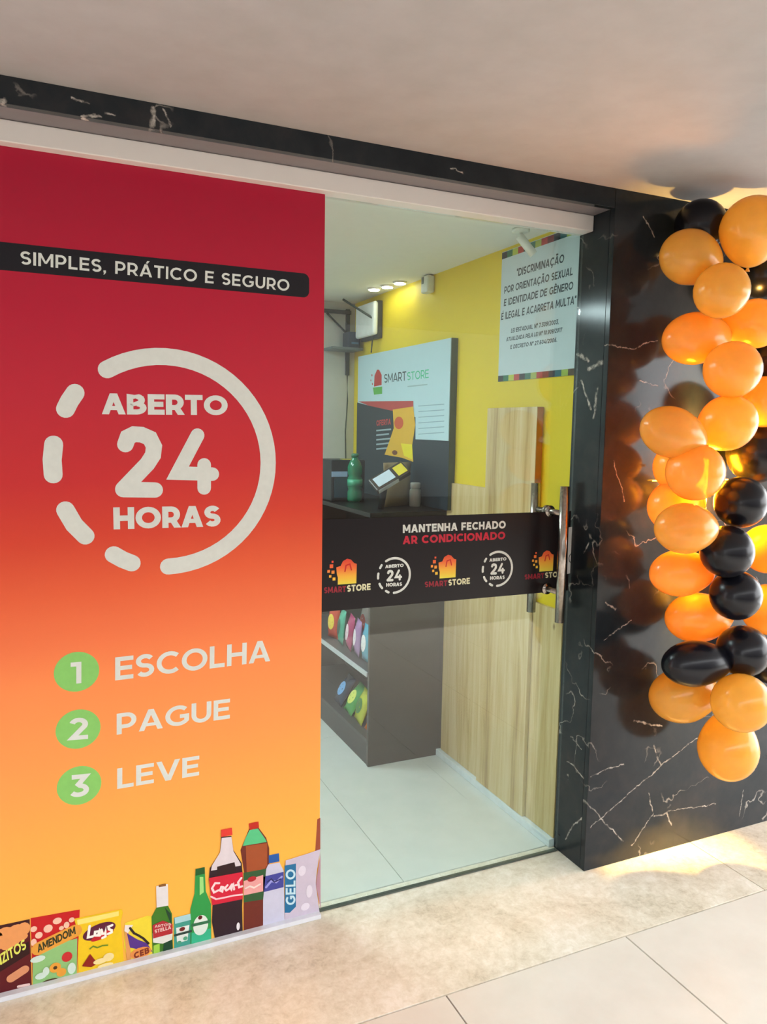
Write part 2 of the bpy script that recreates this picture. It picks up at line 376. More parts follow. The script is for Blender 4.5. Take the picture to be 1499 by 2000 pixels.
# ---- black marble
def V(ax, c, rows):
    out = []
    for pts, w in rows:
        q = [at(u, v, ax, c) for u, v in pts]
        out += [(a, b, w*.45) for a, b in zip(q, q[1:])]
    return out
front_veins = V(1, 0, [([(1155, 1615), (1174, 1598), (1223, 1556), (1293, 1494), (1362, 1441)], .006), ([(1145, 1564), (1174, 1598), (1219, 1642)], .007),
    ([(1276, 1458), (1293, 1494)], .009), ([(1268, 1548), (1276, 1589), (1235, 1650)], .006), ([(1278, 1593), (1303, 1587), (1312, 1610)], .009), ([(1305, 1585), (1399, 1570)], .005),
    ([(1453, 1544), (1444, 1593)], .006), ([(1153, 1519), (1194, 1499), (1219, 1494)], .006), ([(1239, 1408), (1293, 1419)], .008), ([(1177, 673), (1240, 680), (1286, 666)], .005),
    ([(1249, 743), (1286, 755)], .005), ([(1257, 424), (1281, 464)], .006), ([(1185, 1178), (1204, 1190)], .009), ([(1180, 1250), (1235, 1210)], .005), ([(1499, 1590), (1490, 1600)], .01), ([(1200, 900), (1220, 980)], .006)])
side_veins = V(0, XP, [([(1108, 1486), (1122, 1495), (1141, 1522)], .008), ([(1116, 1437), (1135, 1462)], .007), ([(1104, 1638), (1118, 1612), (1141, 1597)], .007),
    ([(1137, 743), (1156, 800)], .012), ([(1168, 758), (1160, 817)], .012), ([(1150, 722), (1176, 708)], .02), ([(1130, 690), (1150, 705)], .015), ([(1140, 1080), (1150, 1060)], .008)])
lintel_veins = V(1, 0, [([(297, 212), (300, 232), (297, 250)], .016), ([(318, 212), (336, 247)], .006), ([(140, 191), (175, 205)], .006), ([(160, 227), (195, 229)], .008), ([(0, 198), (12, 196)], .012), ([(205, 222), (222, 226)], .008), ([(880, 330), (905, 338)], .006)])
mfront = marble_black('black_marble_front', front_veins); mside = marble_black('black_marble_return', side_veins, 'x'); mlint = marble_black('black_marble_lintel', lintel_veins)
pier = box('wall_right', mat('#3a3735', .8), XP+.02, 2.7, .022, .15, 0, H); tag(pier, 'black veined marble pier carrying the balloons', 'wall', kind='structure')
box('marble_slab', mfront, XP, 2.7, 0, .022, .0005, H, pier, .0012)
box('marble_return', mside, XP, XP+.0195, .0225, .165, .0005, ZL, pier, .001)
lin_o = box('wall_lintel', mat('#2c2a29', .7), -2.6, XP-.001, .022, .17, ZL+.004, H); tag(lin_o, 'narrow black marble lintel under the porch ceiling', 'lintel', kind='structure')
for x0, x1 in ((-2.6, -.845), (-.845, XP-.001)): box('marble_slab', mlint, x0+.0006, x1-.0006, 0, .0215, ZL, H, lin_o, .0008)
box('soffit_slab', mat('#6f686a', .35, var=.03), -2.6, XP-.001, .0225, .17, ZL, ZL+.0035, lin_o)
# ---- white sliding rail above the glass
rail = box('trim_1', white_rail, -2.6, XP-.002, RF, .165, 2.1, ZL-.0005, None, .0025); tag(rail, 'white boxed sliding rail above the glass', 'rail', kind='structure')
# ---- shop shell
yellow = mat('#dcc41c', .55, 0, .4, 0, .02, 3, 'yellow_wall_paint')
tag(box('wall_interior', yellow, W, W+.1, .17, 2.3, 0, ZC), 'bright yellow side wall inside the shop', 'wall', kind='structure')
tag(box('wall_back', mat('#c2c8c0', .7, var=.015), -1.6, W-.001, YB, YB+.1, 0, ZC), 'pale grey back wall of the shop', 'wall', kind='structure')
tag(box('wall_left', mat('#c9cac4', .7, var=.015), -1.6, -1.5, .17, YB-.001, 0, ZC), 'pale side wall hidden behind the printed panel', 'wall', kind='structure')
tag(box('baseboard_right', mat('#d4dde0', .35), W-.032, W-.0005, .168, 1.012, .0005, .03, None, .002), 'thin white skirting under the wooden boards', 'baseboard', kind='structure')
# ---- unseen porch end, opposite wall and its dark band, added to shape light
tag(box('wall_porch', mat('#8d8580', .8), -3.3, -3.2, -3.0, .3, 0, H), 'unseen porch end wall added to shade the left of the ceiling', 'wall', kind='structure')
tag(box('wall_opposite', mat('#5f5d5b', .8), -6, 5.6, -5.3, -5.1, -.12, 2.9), 'plain unseen wall added across from the shop to cut sky reflections', 'wall', kind='structure')
tag(box('trim_2', mat('#3f352e', .8), -6, 5.6, -5.098, -5.06, -.12, .75), 'dark band added along the foot of the unseen opposite wall for the reflections', 'trim', kind='structure')
tag(box('ground_outside', mat('#8f8a80', .9), -30, 30, -30, -3.001, -.16, -.12), 'ground beyond the porch', 'ground', kind='structure')
# ================================================================== PRINTED PANEL
PP = Plane(1, G)
panel = empty('printed_panel', (0, 0, 0)); tag(panel, 'tall glass panel covered in a crimson to orange advertising print', 'panel')
def row(h): return at(320, h, 1, G).z
gm = NT('panel_print'); gm.set(.32, 0, .4, .0)
sx = gm.n('ShaderNodeSeparateXYZ'); gm.l(gm.obj(), sx.inputs[0])
wob = gm.noise(gm.obj(), 1.3, 2); zz = gm.math('ADD', sx.outputs[2], gm.math('MULTIPLY', gm.math('SUBTRACT', wob.outputs[0], .5), .10))
zz = gm.math('ADD', zz, gm.math('MULTIPLY', sx.outputs[0], -.06))
PSTOPS = [(.0, '#fdbf47'), (.1, '#fdb848'), (.2, '#fcab4a'), (.30, '#fb9a4b'), (.40, '#f98b49'), (.45, '#f37843'), (.515, '#e96036'), (.58, '#d9432d'), (.65, '#cb2d2f'), (.75, '#c01f33'), (.85, '#b50c30'), (1.0, '#a2002c')]
gm.l(gm.ramp(gm.rng(zz, 0, 2.1, 0, 1), PSTOPS), gm.b.inputs['Base Color'])
box('glass_sheet', gm.m, -1.25, -.0015, G, G+.01, .012, 2.1, panel)
box('bottom_channel', mat('#dfe2ea', .35), -1.25, -.0015, G-.02, G-.0005, .0005, .014, panel, .001)
WHITE = PR('#d8dcd6')
a = Art(PP); bl, br, tl, tr = PP.px(0, 527), PP.px(604, 582), PP.px(0, 471), PP.px(604, 536)
zt, zb2 = (tl[1]+tr[1])/2, (bl[1]+br[1])/2; xr = br[0]; rr = .017
a.poly([(-1.25, zb2), (xr-rr, zb2)]+arc(xr-rr, zb2+rr, rr, rr, -80, 0, 6)+arc(xr-rr, zt-rr, rr, rr, 0, 80, 6)+[(xr-rr, zt), (-1.25, zt)], False)
o = a.build('banner_strip', PR('#131018'), panel, 1); o['label'] = 'black rounded slogan strip'
Art(PP).text('SIMPLES, PRÁTICO E SEGURO', (40, 516), (565, 569), (40, 490), .175, track=.14).build('lettering', WHITE, o, 2)
LOGO24 = {}
def norm(q, c, R): return [((x-c[0])/R, (z-c[1])/R) for x, z in q]
C24, R24 = (-.434, 1.367), .273
dashes = [[(147, 767), (136, 783), (128, 799)], [(105, 868), (102, 898), (104, 927)], [(128, 996), (145, 1025), (167, 1047)], [(222, 1083), (240, 1093), (258, 1100)]]
two = [(245, 868), (250, 854), (262, 848), (277, 849), (293, 856), (301, 872), (299, 889), (288, 906), (241, 955)]; two_b = [(241, 956), (303, 957)]
four1 = [(386, 850), (347, 924), (415, 926)]; four2 = [(399, 908), (399, 953)]
def ang(p):
    x, z = PP.px(*p); return math.degrees(math.atan2(z-C24[1], x-C24[0]))
A0, A1 = ang((209, 722)), ang((329, 1105))
def logo24(art, c, R, wr=1.0):
    k = R/R24; f = lambda pts: [(c[0]+x*R, c[1]+z*R) for x, z in norm([PP.px(*p) for p in pts], C24, R24)]
    art.stroke(arc(c[0], c[1], R, R, A0, A1, 40), .043*k*wr, False)
    for d in dashes: art.stroke(f(d), .043*k*wr, False)
def logo24num(art, c, R):
    k = R/R24; f = lambda pts: [(c[0]+x*R, c[1]+z*R) for x, z in norm([PP.px(*p) for p in pts], C24, R24)]
    art.stroke(f(two), .040*k, False); art.stroke(f(two_b), .040*k, False); art.stroke(f(four1), .036*k, False); art.stroke(f(four2), .036*k, False)
def logo24txt(art, c, R, t=.25):
    f = lambda p: tuple(norm([PP.px(*p)], C24, R24)[0])
    for s_, b, r_, t_ in (('ABERTO', (199, 809), (445, 811), (199, 768)), ('HORAS', (222, 1034), (431, 1028), (222, 991))):
        q = [tuple((c[0]+x*R, c[1]+z*R)) for x, z in (f(b), f(r_), f(t_))]
        q[2] = (q[0][0], q[2][1])
        art.text(s_, q[0], q[1], q[2], t, False, .05)
a = Art(PP); logo24(a, C24, R24); ring = a.build('clock_ring', WHITE, panel, 1); ring['label'] = 'white broken opening-hours ring'
a = Art(PP); logo24num(a, C24, R24); a.build('numeral', WHITE, ring, 1)
a = Art(PP); logo24txt(a, C24, R24); a.build('lettering', WHITE, ring, 1)
GREEN = PR('#86c867')
for (c, n, b, r_, t_, wtxt, B, R_, T) in (((150, 1312), '1', (138, 1336), (159, 1334), (138, 1294), 'ESCOLHA', (225, 1329), (528, 1291), (225, 1284)),
        ((153, 1424), '2', (135, 1446), (172, 1443), (135, 1403), 'PAGUE', (228, 1435), (449, 1403), (228, 1394)),
        ((155, 1534), '3', (138, 1558), (174, 1554), (138, 1514), 'LEVE', (229, 1541), (389, 1514), (229, 1501))):
    d = Art(PP).disc(c, .054, .052).build('number_disc', GREEN, panel, 1); d['label'] = 'green number disc'
    Art(PP).text(n, b, r_, t_, .2).build('digit', WHITE, d, 2)
    Art(PP).text(wtxt, B, R_, T, .185, track=.09).build('lettering', WHITE, panel, 1)
# ---- printed groceries along the bottom of the panel
def prod(name, label, base, col, layers, k=1):
    o = Art(PP).poly(base).build(name, PR(col), panel, k); o['label'] = label
    for i, (nm, c, fn) in enumerate(layers):
        a_ = Art(PP); fn(a_); q_ = a_.build(nm, PR(c), o, k+1+i*.5)
        if len(a_.f) > 1 and fn.__name__ in ('f_discs', 'f_lines'): q_['kind'] = 'stuff'       # little ink marks, too small to pick apart
    return o
def T(*x, **k): return lambda a_: a_.text(*x, **k)
def Pg(*p): return lambda a_: a_.poly(list(p))
def D(*ds):
    def f_discs(a_):
        for c, rx, rz in ds: a_.disc(c, rx, rz, 14)
    return f_discs
def L(w, *lines):
    def f_lines(a_):
        for q in lines: a_.stroke(q, w)
    return f_lines
prod('printed_snack_bag', 'dark red printed snack bag', [(-70, 1822), (58, 1795), (62, 1927), (-70, 1958)], '#5c0d18', [
    ('top_band', '#3a0a10', Pg((-70, 1822), (58, 1795), (56, 1806), (-70, 1834))),
    ('printed_puffs', '#e79a5c', D(((10, 1822), .02, .016), ((32, 1818), .022, .018), ((20, 1836), .026, .02), ((46, 1814), .016, .018), ((2, 1840), .022, .018), ((38, 1830), .02, .012), ((-20, 1834), .03, .02), ((14, 1848), .014, .01))),
    ('dark_panel', '#2e0a0e', Pg((-60, 1906), (56, 1838), (58, 1862), (-60, 1935))),
    ('lettering', '#dfe063', T('BACONZITOS', (-58, 1922), (52, 1852), (-62, 1902), t=.2, track=.05)),
    ('badge', '#d9926a', L(.022, [(22, 1910), (48, 1893)])),
    ('fine_print', '#e8c7c3', L(.007, [(36, 1926), (56, 1922)]))], 1)
prod('printed_snack_bag', 'red and green printed peanut bag', [(60, 1793), (156, 1776), (150, 1905), (64, 1925)], '#c4151d', [
    ('green_field', '#8fc27c', Pg((64, 1876), (100, 1846), (151, 1832), (150, 1905), (64, 1925))),
    ('blossoms', '#f2c3ac', D(((66, 1814), .008, .008), ((94, 1813), .011, .011), ((112, 1798), .011, .009), ((76, 1826), .009, .009), ((130, 1806), .007, .009), ((140, 1796), .007, .007), ((66, 1840), .007, .01), ((120, 1812), .006, .006))),
    ('ribbon', '#e7a13d', L(.036, [(76, 1852), (104, 1838), (146, 1818)])),
    ('lettering', '#2f3418', T('AMENDOIM', (74, 1860), (148, 1823), (72, 1845), t=.22, track=.05)),
    ('red_flower', '#c92c2f', D(((131, 1868), .013, .014))),
    ('orange_flowers', '#e8a03a', D(((108, 1889), .014, .014), ((120, 1898), .012, .012))),
    ('dark_centres', '#4a3312', D(((108, 1889), .005, .005), ((98, 1915), .02, .006))),
    ('pale_patches', '#cfe3d8', D(((74, 1872), .018, .009), ((80, 1905), .014, .009), ((140, 1890), .01, .016), ((90, 1896), .008, .012)))], 2)
prod('printed_snack_bag', 'yellow printed potato chip bag', [(145, 1794), (238, 1775), (240, 1782), (236, 1800), (242, 1880), (154, 1903), (152, 1860), (154, 1830)], '#f0c81e', [
    ('sheen', '#f7e27a', Pg((150, 1796), (232, 1779), (232, 1788), (152, 1806))),
    ('badge', '#5a1636', lambda a_: a_.disc((194, 1818), .042, .021, 30, True, math.radians(10))),
    ('red_swoosh', '#c21f2c', lambda a_: a_.disc((200, 1826), .03, .009, 24, True, math.radians(16))),
    ('lettering', '#f4f1ea', L(.0066, [(175, 1808), (172, 1830), (181, 1828)], [(192, 1818), (186, 1819), (185, 1826), (192, 1826), (194, 1816), (195, 1826)], [(198, 1815), (200, 1823), (206, 1822), (207, 1812), (206, 1828), (200, 1831)], [(219, 1806), (212, 1809), (213, 1814), (218, 1816), (218, 1820), (211, 1823)])),
    ('printed_script', '#6d8a25', L(.004, [(176, 1852), (182, 1847), (190, 1850), (200, 1846), (210, 1845)])),
    ('red_pepper', '#8c1d14', Pg((160, 1886), (176, 1862), (184, 1872), (192, 1880), (178, 1888))),
    ('printed_chips', '#f3dfa0', D(((196, 1876), .018, .008), ((212, 1868), .014, .012), ((206, 1884), .02, .006)))], 3)
prod('printed_snack_bag', 'yellow and purple printed biscuit bag', [(244, 1802), (288, 1788), (298, 1790), (298, 1868), (254, 1880), (242, 1850)], '#efd83a', [
    ('orange_edge', '#e3a05c', Pg((243, 1814), (252, 1822), (257, 1878), (248, 1880))),
    ('white_corner', '#efe6df', Pg((244, 1806), (260, 1806), (250, 1822), (243, 1818))),
    ('purple_field', '#56328c', Pg((248, 1822), (268, 1834), (288, 1842), (298, 1858), (280, 1856), (254, 1850))),
    ('black_script', '#2a1f1c', L(.006, [(254, 1812), (262, 1822), (270, 1826), (280, 1832), (290, 1842)])),
    ('orange_field', '#e7924a', D(((275, 1860), .028, .016))),
    ('lettering', '#7d2e1a', T('CEB', (262, 1872), (292, 1860), (261, 1860), t=.26))], 2)
prod('printed_bottle', 'squat green printed beer bottle with a red label', [(306, 1738), (328, 1736), (328, 1768), (336, 1784), (338, 1857), (298, 1868), (296, 1790), (306, 1772)], '#3f7a26', [
    ('foil_neck', '#e2dee0', Pg((305, 1730), (328, 1726), (329, 1768), (306, 1772))),
    ('crown_cap', '#8a5b2c', Pg((310, 1728), (324, 1725), (324, 1730), (310, 1732))),
    ('glow', '#9ed04a', Pg((300, 1846), (312, 1842), (312, 1864), (300, 1867))),
    ('dark_side', '#14422b', Pg((322, 1772), (334, 1784), (337, 1857), (318, 1862), (320, 1842), (334, 1834), (332, 1800))),
    ('white_label', '#dfe0dc', Pg((298, 1822), (338, 1812), (336, 1834), (318, 1842), (299, 1840))),
    ('red_label', '#b52b35', Pg((298, 1806), (318, 1797), (337, 1804), (337, 1822), (299, 1832))),
    ('lettering', '#e7c9c4', T('STELLA', (302, 1822), (334, 1813), (302, 1815), t=.22)),
    ('lettering', '#e7c9c4', T('ARTOIS', (302, 1811), (334, 1806), (302, 1806), t=.2))], 3)
prod('printed_can', 'teal and white printed beer can', [(340, 1792), (374, 1784), (375, 1846), (340, 1856)], '#3f9c8c', [
    ('white_panels', '#dfe8e4', Pg((344, 1812), (370, 1806), (366, 1836), (346, 1842))),
    ('rim', '#a9d5da', Pg((341, 1792), (372, 1784), (373, 1796), (342, 1804))),
    ('red_star', '#6e1c1a', D(((356, 1814), .008, .006))),
    ('dark_band', '#27423c', L(.007, [(342, 1826), (373, 1818)])),
    ('green_marks', '#4fa07c', D(((350, 1840), .006, .005), ((362, 1832), .006, .006)))], 2)
prod('printed_bottle', 'tall green printed beer bottle', [(382, 1697), (400, 1693), (402, 1740), (412, 1765), (413, 1838), (372, 1848), (372, 1775), (380, 1745)], '#2c9a4a', [
    ('bottle_mouth', '#1b5a2c', Pg((382, 1697), (400, 1693), (400, 1706), (382, 1710))),
    ('neck_shine', '#9fe084', Pg((390, 1712), (397, 1712), (398, 1742), (390, 1748))),
    ('lower_glass', '#35b58a', Pg((374, 1822), (412, 1812), (412, 1838), (374, 1848))),
    ('white_label', '#dce8e0', lambda a_: a_.disc((392, 1806), .021, .03, 24)),
    ('green_band', '#2f6e4c', L(.009, [(377, 1806), (408, 1799)])),
    ('red_star', '#5f1a16', D(((391, 1791), .006, .006)))], 3)
prod('printed_bottle', 'large printed cola bottle with a red cap', [(432, 1634), (452, 1632), (456, 1660), (472, 1685), (475, 1720), (473, 1770), (474, 1818), (464, 1824), (420, 1834), (414, 1800), (416, 1750), (408, 1718), (410, 1695), (430, 1665)], '#2b1622', [
    ('clear_neck', '#ddd2d8', Pg((433, 1636), (452, 1634), (456, 1662), (470, 1686), (470, 1690), (412, 1700), (414, 1690), (430, 1664))),
    ('cola_shoulder', '#2a1318', Pg((424, 1692), (458, 1683), (462, 1704), (424, 1712))),
    ('bottle_cap', '#e03a30', Pg((432, 1620), (453, 1616), (454, 1630), (432, 1634))),
    ('red_label', '#d41f3c', Pg((408, 1714), (474, 1702), (474, 1755), (414, 1767))),
    ('lettering', '#f4d9dc', L(.0062, [(428, 1724), (420, 1724), (414, 1734), (418, 1742), (426, 1738)], [(432, 1732), (429, 1738), (434, 1740), (436, 1732), (432, 1731)], [(444, 1728), (439, 1734), (442, 1738), (447, 1735)], [(453, 1726), (449, 1732), (452, 1736), (456, 1726), (457, 1736)], [(460, 1728), (464, 1727)], [(471, 1714), (465, 1722), (467, 1732), (473, 1730)])),
    ('white_wave', '#eec9cf', L(.005, [(412, 1750), (422, 1755), (438, 1752), (456, 1748), (473, 1746)])),
    ('glint', '#e8e4ea', D(((465, 1808), .005, .012)))], 4)
prod('printed_bottle', 'printed guarana bottle with brown drink and green top', [(487, 1618), (505, 1616), (520, 1636), (526, 1656), (526, 1690), (518, 1720), (514, 1760), (514, 1812), (476, 1820), (476, 1770), (478, 1710), (470, 1660), (480, 1636)], '#6e2a1f', [
    ('green_top', '#57c486', Pg((488, 1620), (504, 1618), (518, 1638), (521, 1644), (474, 1652), (480, 1636))),
    ('amber_drink', '#a4502a', Pg((480, 1652), (522, 1646), (522, 1690), (514, 1700), (482, 1704))),
    ('bottle_cap', '#c2291c', Pg((486, 1608), (505, 1604), (506, 1616), (488, 1621))),
    ('green_label', '#2f5a34', Pg((476, 1704), (520, 1696), (514, 1756), (476, 1762))),
    ('pink_badge', '#e9a3a0', Pg((476, 1720), (514, 1708), (514, 1740), (476, 1748))),
    ('red_badge', '#b5242c', D(((492, 1716), .013, .008))),
    ('white_script', '#f0dcd4', L(.005, [(480, 1734), (488, 1730), (496, 1733), (508, 1726)]))], 2)
prod('printed_bottle', 'clear printed water bottle with a blue cap', [(524, 1688), (546, 1684), (554, 1700), (556, 1800), (514, 1808), (514, 1710)], '#c9c9df', [
    ('bottle_cap', '#1f5aa8', Pg((525, 1670), (545, 1666), (546, 1682), (525, 1686))),
    ('blue_label', '#41469a', Pg((514, 1712), (554, 1702), (554, 1732), (514, 1742))),
    ('white_script', '#9a9be0', L(.007, [(520, 1732), (530, 1720), (540, 1722), (550, 1712)])),
    ('dark_script', '#272b66', L(.004, [(522, 1722), (530, 1716), (536, 1722), (548, 1716)]))], 3)
prod('printed_ice_bag', 'white printed ice bag lettered sideways', [(558, 1680), (600, 1667), (626, 1658), (619, 1700), (617, 1725), (624, 1780), (556, 1796)], '#c9bed0', [
    ('blue_strip', '#1f6d9c', Pg((556, 1690), (578, 1686), (578, 1770), (566, 1782), (556, 1782))),
    ('lettering', '#bfe0ec', T('GELO', (577, 1766), (577, 1697), (558, 1767), t=.2, track=.12)),
    ('frost', '#e0d8e6', D(((590, 1700), .012, .016), ((604, 1740), .01, .02), ((596, 1770), .014, .012))),
    ('rose_edge', '#b58a98', Pg((626, 1664), (626, 1776), (617, 1726)))], 4)
Art(PP).poly([(620, 1600), (626, 1597), (626, 1660), (616, 1662)]).build('printed_fragment', PR('#9c4a30'), panel, 1)
# ================================================================== GLASS DOOR
DP = Plane(1, DG)
door = empty('door_1', (0, 0, 0)); tag(door, 'clear sliding glass door with a black sticker band and steel pull bar', 'door', kind='structure')
box('glass_sheet', glass_mat('door_glass', (.92, .965, .95, 1), 1.0), -.03, XP-.004, DG, DG+.009, .006, 2.099, door)
box('floor_guide', mat('#5d6660', .4, .6), .0, XP-.004, DG-.002, DG+.011, .0005, .0055, door)
box('glass_edge', mat('#9fb8a8', .25, 0, .5), -.0012, .0012, DG-.003, DG-.0005, .006, 2.099, door)
x0, x1 = .0005, XP-.006; z0 = (DP.px(632, 1190)[1]+DP.px(1113, 1157)[1])/2; z1 = (DP.px(635, 1012)[1]+DP.px(1125, 1000)[1])/2
band = Art(DP).poly([(x0, z0), (x1, z0), (x1, z1), (x0, z1)], False).build('sticker_band', mat('#140c10', .3, 0, .35, 0, .02), door, 1); band['label'] = 'black sticker band with logos across the door'
Art(DP).text('MANTENHA FECHADO', (787, 1041), (988, 1032), (787, 1025), .24).build('lettering', WHITE, band, 2)
Art(DP).text('AR CONDICIONADO', (787, 1063), (987, 1053), (787, 1047), .24).build('lettering', PR('#c01f38'), band, 2)
flame = vgrad('flame_print', DP.px(873, 1128)[1]-.006, DP.px(873, 1080)[1]+.003, [(0, '#e8e04a'), (.35, '#f2b63a'), (.65, '#ee6f35'), (1, '#d42a26')])
for n, (cu, cv, s_) in enumerate(((676, 1118, 1.0), (873, 1108, .97), (1066, 1097, .93))):
    c = DP.px(cu, cv); u_ = .034*s_
    a = Art(DP); P_ = lambda pts: [(c[0]+x*u_, c[1]+z*u_) for x, z in pts]
    a.poly(P_([(-.75, -1.02), (.98, -1.02), (1.0, .7), (.75, .78), (.45, 1.1), (.1, 1.2), (-.3, 1.0), (-.5, .6), (-.9, .5), (-.85, -.1), (-.75, -.4)]), False)
    for qx, qz, qs in ((-1.35, .62, .16), (-1.6, .2, .12), (-1.2, .1, .14), (-1.45, -.25, .11), (-1.1, -.5, .13), (-1.25, 1.0, .09)):
        a.poly(P_([(qx-qs, qz-qs), (qx+qs, qz-qs), (qx+qs, qz+qs), (qx-qs, qz+qs)]), False)
    lg = a.build('bag_logo', flame, band, 2)
    a = Art(DP); a.stroke(P_([(-.1, .1), (.0, .62), (.35, .72), (.5, .2)]), .004*s_, False); a.build('logo_mark', PR('#c8281f'), lg, 3)
for bl, br, tl, s1, s2, bl2, br2, tl2 in (((633, 1159), (676, 1156), (633, 1147), 'SMART', 'STORE', (678, 1156), (724, 1152), (678, 1143)),
        ((830, 1147), (874, 1144), (830, 1136), 'SMART', 'STORE', (876, 1144), (918, 1140), (876, 1132)), ((1025, 1132), (1063, 1129), (1025, 1122), 'SMART', 'STORE', (1065, 1129), (1104, 1126), (1065, 1118))):
    Art(DP).text(s1, bl, br, tl, .24).build('lettering', PR('#8e1e2e'), band, 2)
    Art(DP).text(s2, bl2, br2, tl2, .24).build('lettering', PR('#dcd9b0'), band, 2)
for cu, cv, cr in ((770, 1124, 31), (972, 1111, 28.5)):
    c = DP.px(cu, cv); R = abs(DP.px(cu+cr, cv)[0]-DP.px(cu-cr, cv)[0])/2
    a = Art(DP); logo24(a, c, R, .85); logo24num(a, c, R); logo24txt(a, c, R, .27); a.build('clock_logo', WHITE, band, 2)
a = Art(DP).poly([(1111, 1030), (1126, 1027), (1123, 1118), (1108, 1121)]); sl = a.build('small_label', PR('#d9d8d4'), band, 2)
a = Art(DP); c = DP.px(1117, 1090); a.stroke([(c[0]+.012*math.cos(t/10*6.283), c[1]+.016*math.sin(t/10*6.283)) for t in range(10)], .004, False, True); a.stroke([(1117, 1098), (1116, 1110)], .004); a.build('printed_mark', PR('#6a6a66'), sl, 3)
steel = NT('brushed_steel'); steel.set(.22, 1.0); nn = steel.noise(steel.obj(), 120, 2)
steel.l(steel.ramp(nn.outputs[0], [(.3, '#9c958e'), (.7, '#b7b0a8')]), steel.b.inputs['Base Color']); steel = steel.m
HX = .799
for yy, nm in ((.064, 'pull_bar'), (.222, 'pull_bar')):
    o = MB().tube((HX, yy, .848), (HX, yy, 1.292), .0155, 24).build(nm, steel, door, True)
for z in (.945, 1.205):
    MB().tube((HX, .064, z), (HX, .222, z), .009, 16).build('standoff', steel, door, True)
    MB().tube((HX, DG-.006, z), (HX, DG-.0006, z), .019, 20).build('rosette', steel, door, True)
    MB().tube((HX, DG+.0095, z), (HX, DG+.016, z), .019, 20).build('rosette', steel, door, True)
# ================================================================== INSIDE THE SHOP
wood = wood_mat(); wedge = mat('#b4702a', .5)
for y0, y1, z1, lab in ((.672, 1.0, 1.239, 'low pale wooden board between the dark cabinet and the tall board'), (.342, .67, 1.553, 'tallest pale wooden board on the yellow wall'), (.17, .34, .85, 'short pale wooden board next to the glass door edge')):
    th = .028 if z1 > 1.5 else .014
    b = box('wood_board', wood, W-th, W-.0005, y0, y1, .031, z1, None, .0008); tag(b, lab, 'wood board', 'pale wooden boards on the yellow wall')
    if th > .02: box('edge_strip', wedge, W-th+.002, W-.001, y0-.0015, y0-.0002, .86, z1-.001, b)
# ---- ceiling lamps of the shop
for x, y in ((-.55, .85), (-.55, 1.6)):
    t = empty('ceiling_light', (x, y, ZC)); tag(t, 'flush square led ceiling panel %s' % ('nearer the door' if y < 1 else 'nearer the back wall'), 'ceiling light', 'led panels of the shop')
    o = box('frame', mat('#e8e8e6', .4), -.31, .31, -.16, .16, -.012, -.0005, t, .002)
    o = box('diffuser', emit('#e9fbff', 36, 'led_diffuser'), -.3, .3, -.15, .15, -.0135, -.0125, t)
dl = emit('#fffdf2', 30, 'downlight_lens')
for (u, v), lab in (((731, 563), 'small bright downlight nearest the router'), ((757, 558), 'middle bright downlight over the sign board'), ((786, 551), 'small bright downlight nearest the ceiling sensor')):
    p = at(u, v, 2, ZC); t = empty('downlight', (min(p.x, W-.06), p.y, ZC)); tag(t, lab, 'downlight', 'downlights along the yellow wall')
    MB().lathe([(.034, -.0005), (.034, -.006), (.028, -.008)], n=20).build('ring', mat('#e4e4de', .4), t, True)
    MB().lathe([(.026, -.008), (.026, -.011), (.01, -.012)], n=20).build('lens', dl, t, True)
# ---- white spotlight by the poster
p = at(1018, 447, 2, ZC)
t = empty('spotlight', (p.x, p.y, ZC)); tag(t, 'white tube spotlight hanging from the shop ceiling', 'spotlight')
wp = mat('#dfe2d8', .4)
MB().lathe([(.03, -.0005), (.03, -.010), (.022, -.014)], n=20).build('ceiling_plate', wp, t, True)
MB().tube((0, 0, -.012), (.005, -.005, -.04), .006, 10).build('stem', wp, t, True)
q = at(1043, 497, 1, p.y-.02)-p
MB().tube((-.005, 0, -.025), (q.x, q.y, q.z), .0145, 18).build('lamp_tube', wp, t, True)
# ---- anti-discrimination poster
WP = Plane(0, W-.004)
pos = empty('wall_poster'); tag(pos, 'pale blue printed notice high on the yellow wall', 'poster')
y0, y1, z0, z1 = .172, .638, 1.655, 2.142
box('sheet', mat('#b9cbd0', .45, var=.01), W-.004, W-.0005, y0, y1, z0, z1, pos)
cols = ['#1f2a2e', '#1f6b4a', '#b7c24a', '#b2382f', '#23262c', '#2c6a55', '#9aa94e', '#a8302c', '#6d2027', '#1d2a36', '#1c5a62', '#8ea83c', '#4a3a24']
for zz0, zz1 in ((z0, z0+.022), (z1-.026, z1-.002)):
    for i, c in enumerate(cols):
        a0 = -y1+(y1-y0)*i/len(cols); a1 = -y1+(y1-y0)*(i+1)/len(cols)
        Art(WP).poly([(a0, zz0), (a1, zz0), (a1, zz1), (a0, zz1)], False).build('stripe', PR(c), pos, 1)
INK = PR('#3a454b')
for s_, z, h_, ca, cb in (('"DISCRIMINAÇÃO', 2.035, .028, -.535, -.255), ('POR ORIENTAÇÃO SEXUAL', 1.985, .026, -.615, -.205), ('E IDENTIDADE DE GÊNERO', 1.938, .026, -.615, -.2), ('É ILEGAL E ACARRETA MULTA"', 1.888, .027, -.63, -.182),
        ('LEI ESTADUAL Nº 7.309/2003,', 1.833, .016, -.56, -.27), ('ATUALIZADA PELA LEI Nº 10.909/2017', 1.804, .015, -.59, -.25), ('E DECRETO Nº 27.604/2006.', 1.773, .015, -.56, -.275)):
    Art(WP).text(s_, (ca, z), (cb, z), (ca+.002, z+h_), .19 if h_ > .02 else .2, False).build('lettering', INK, pos, 1)
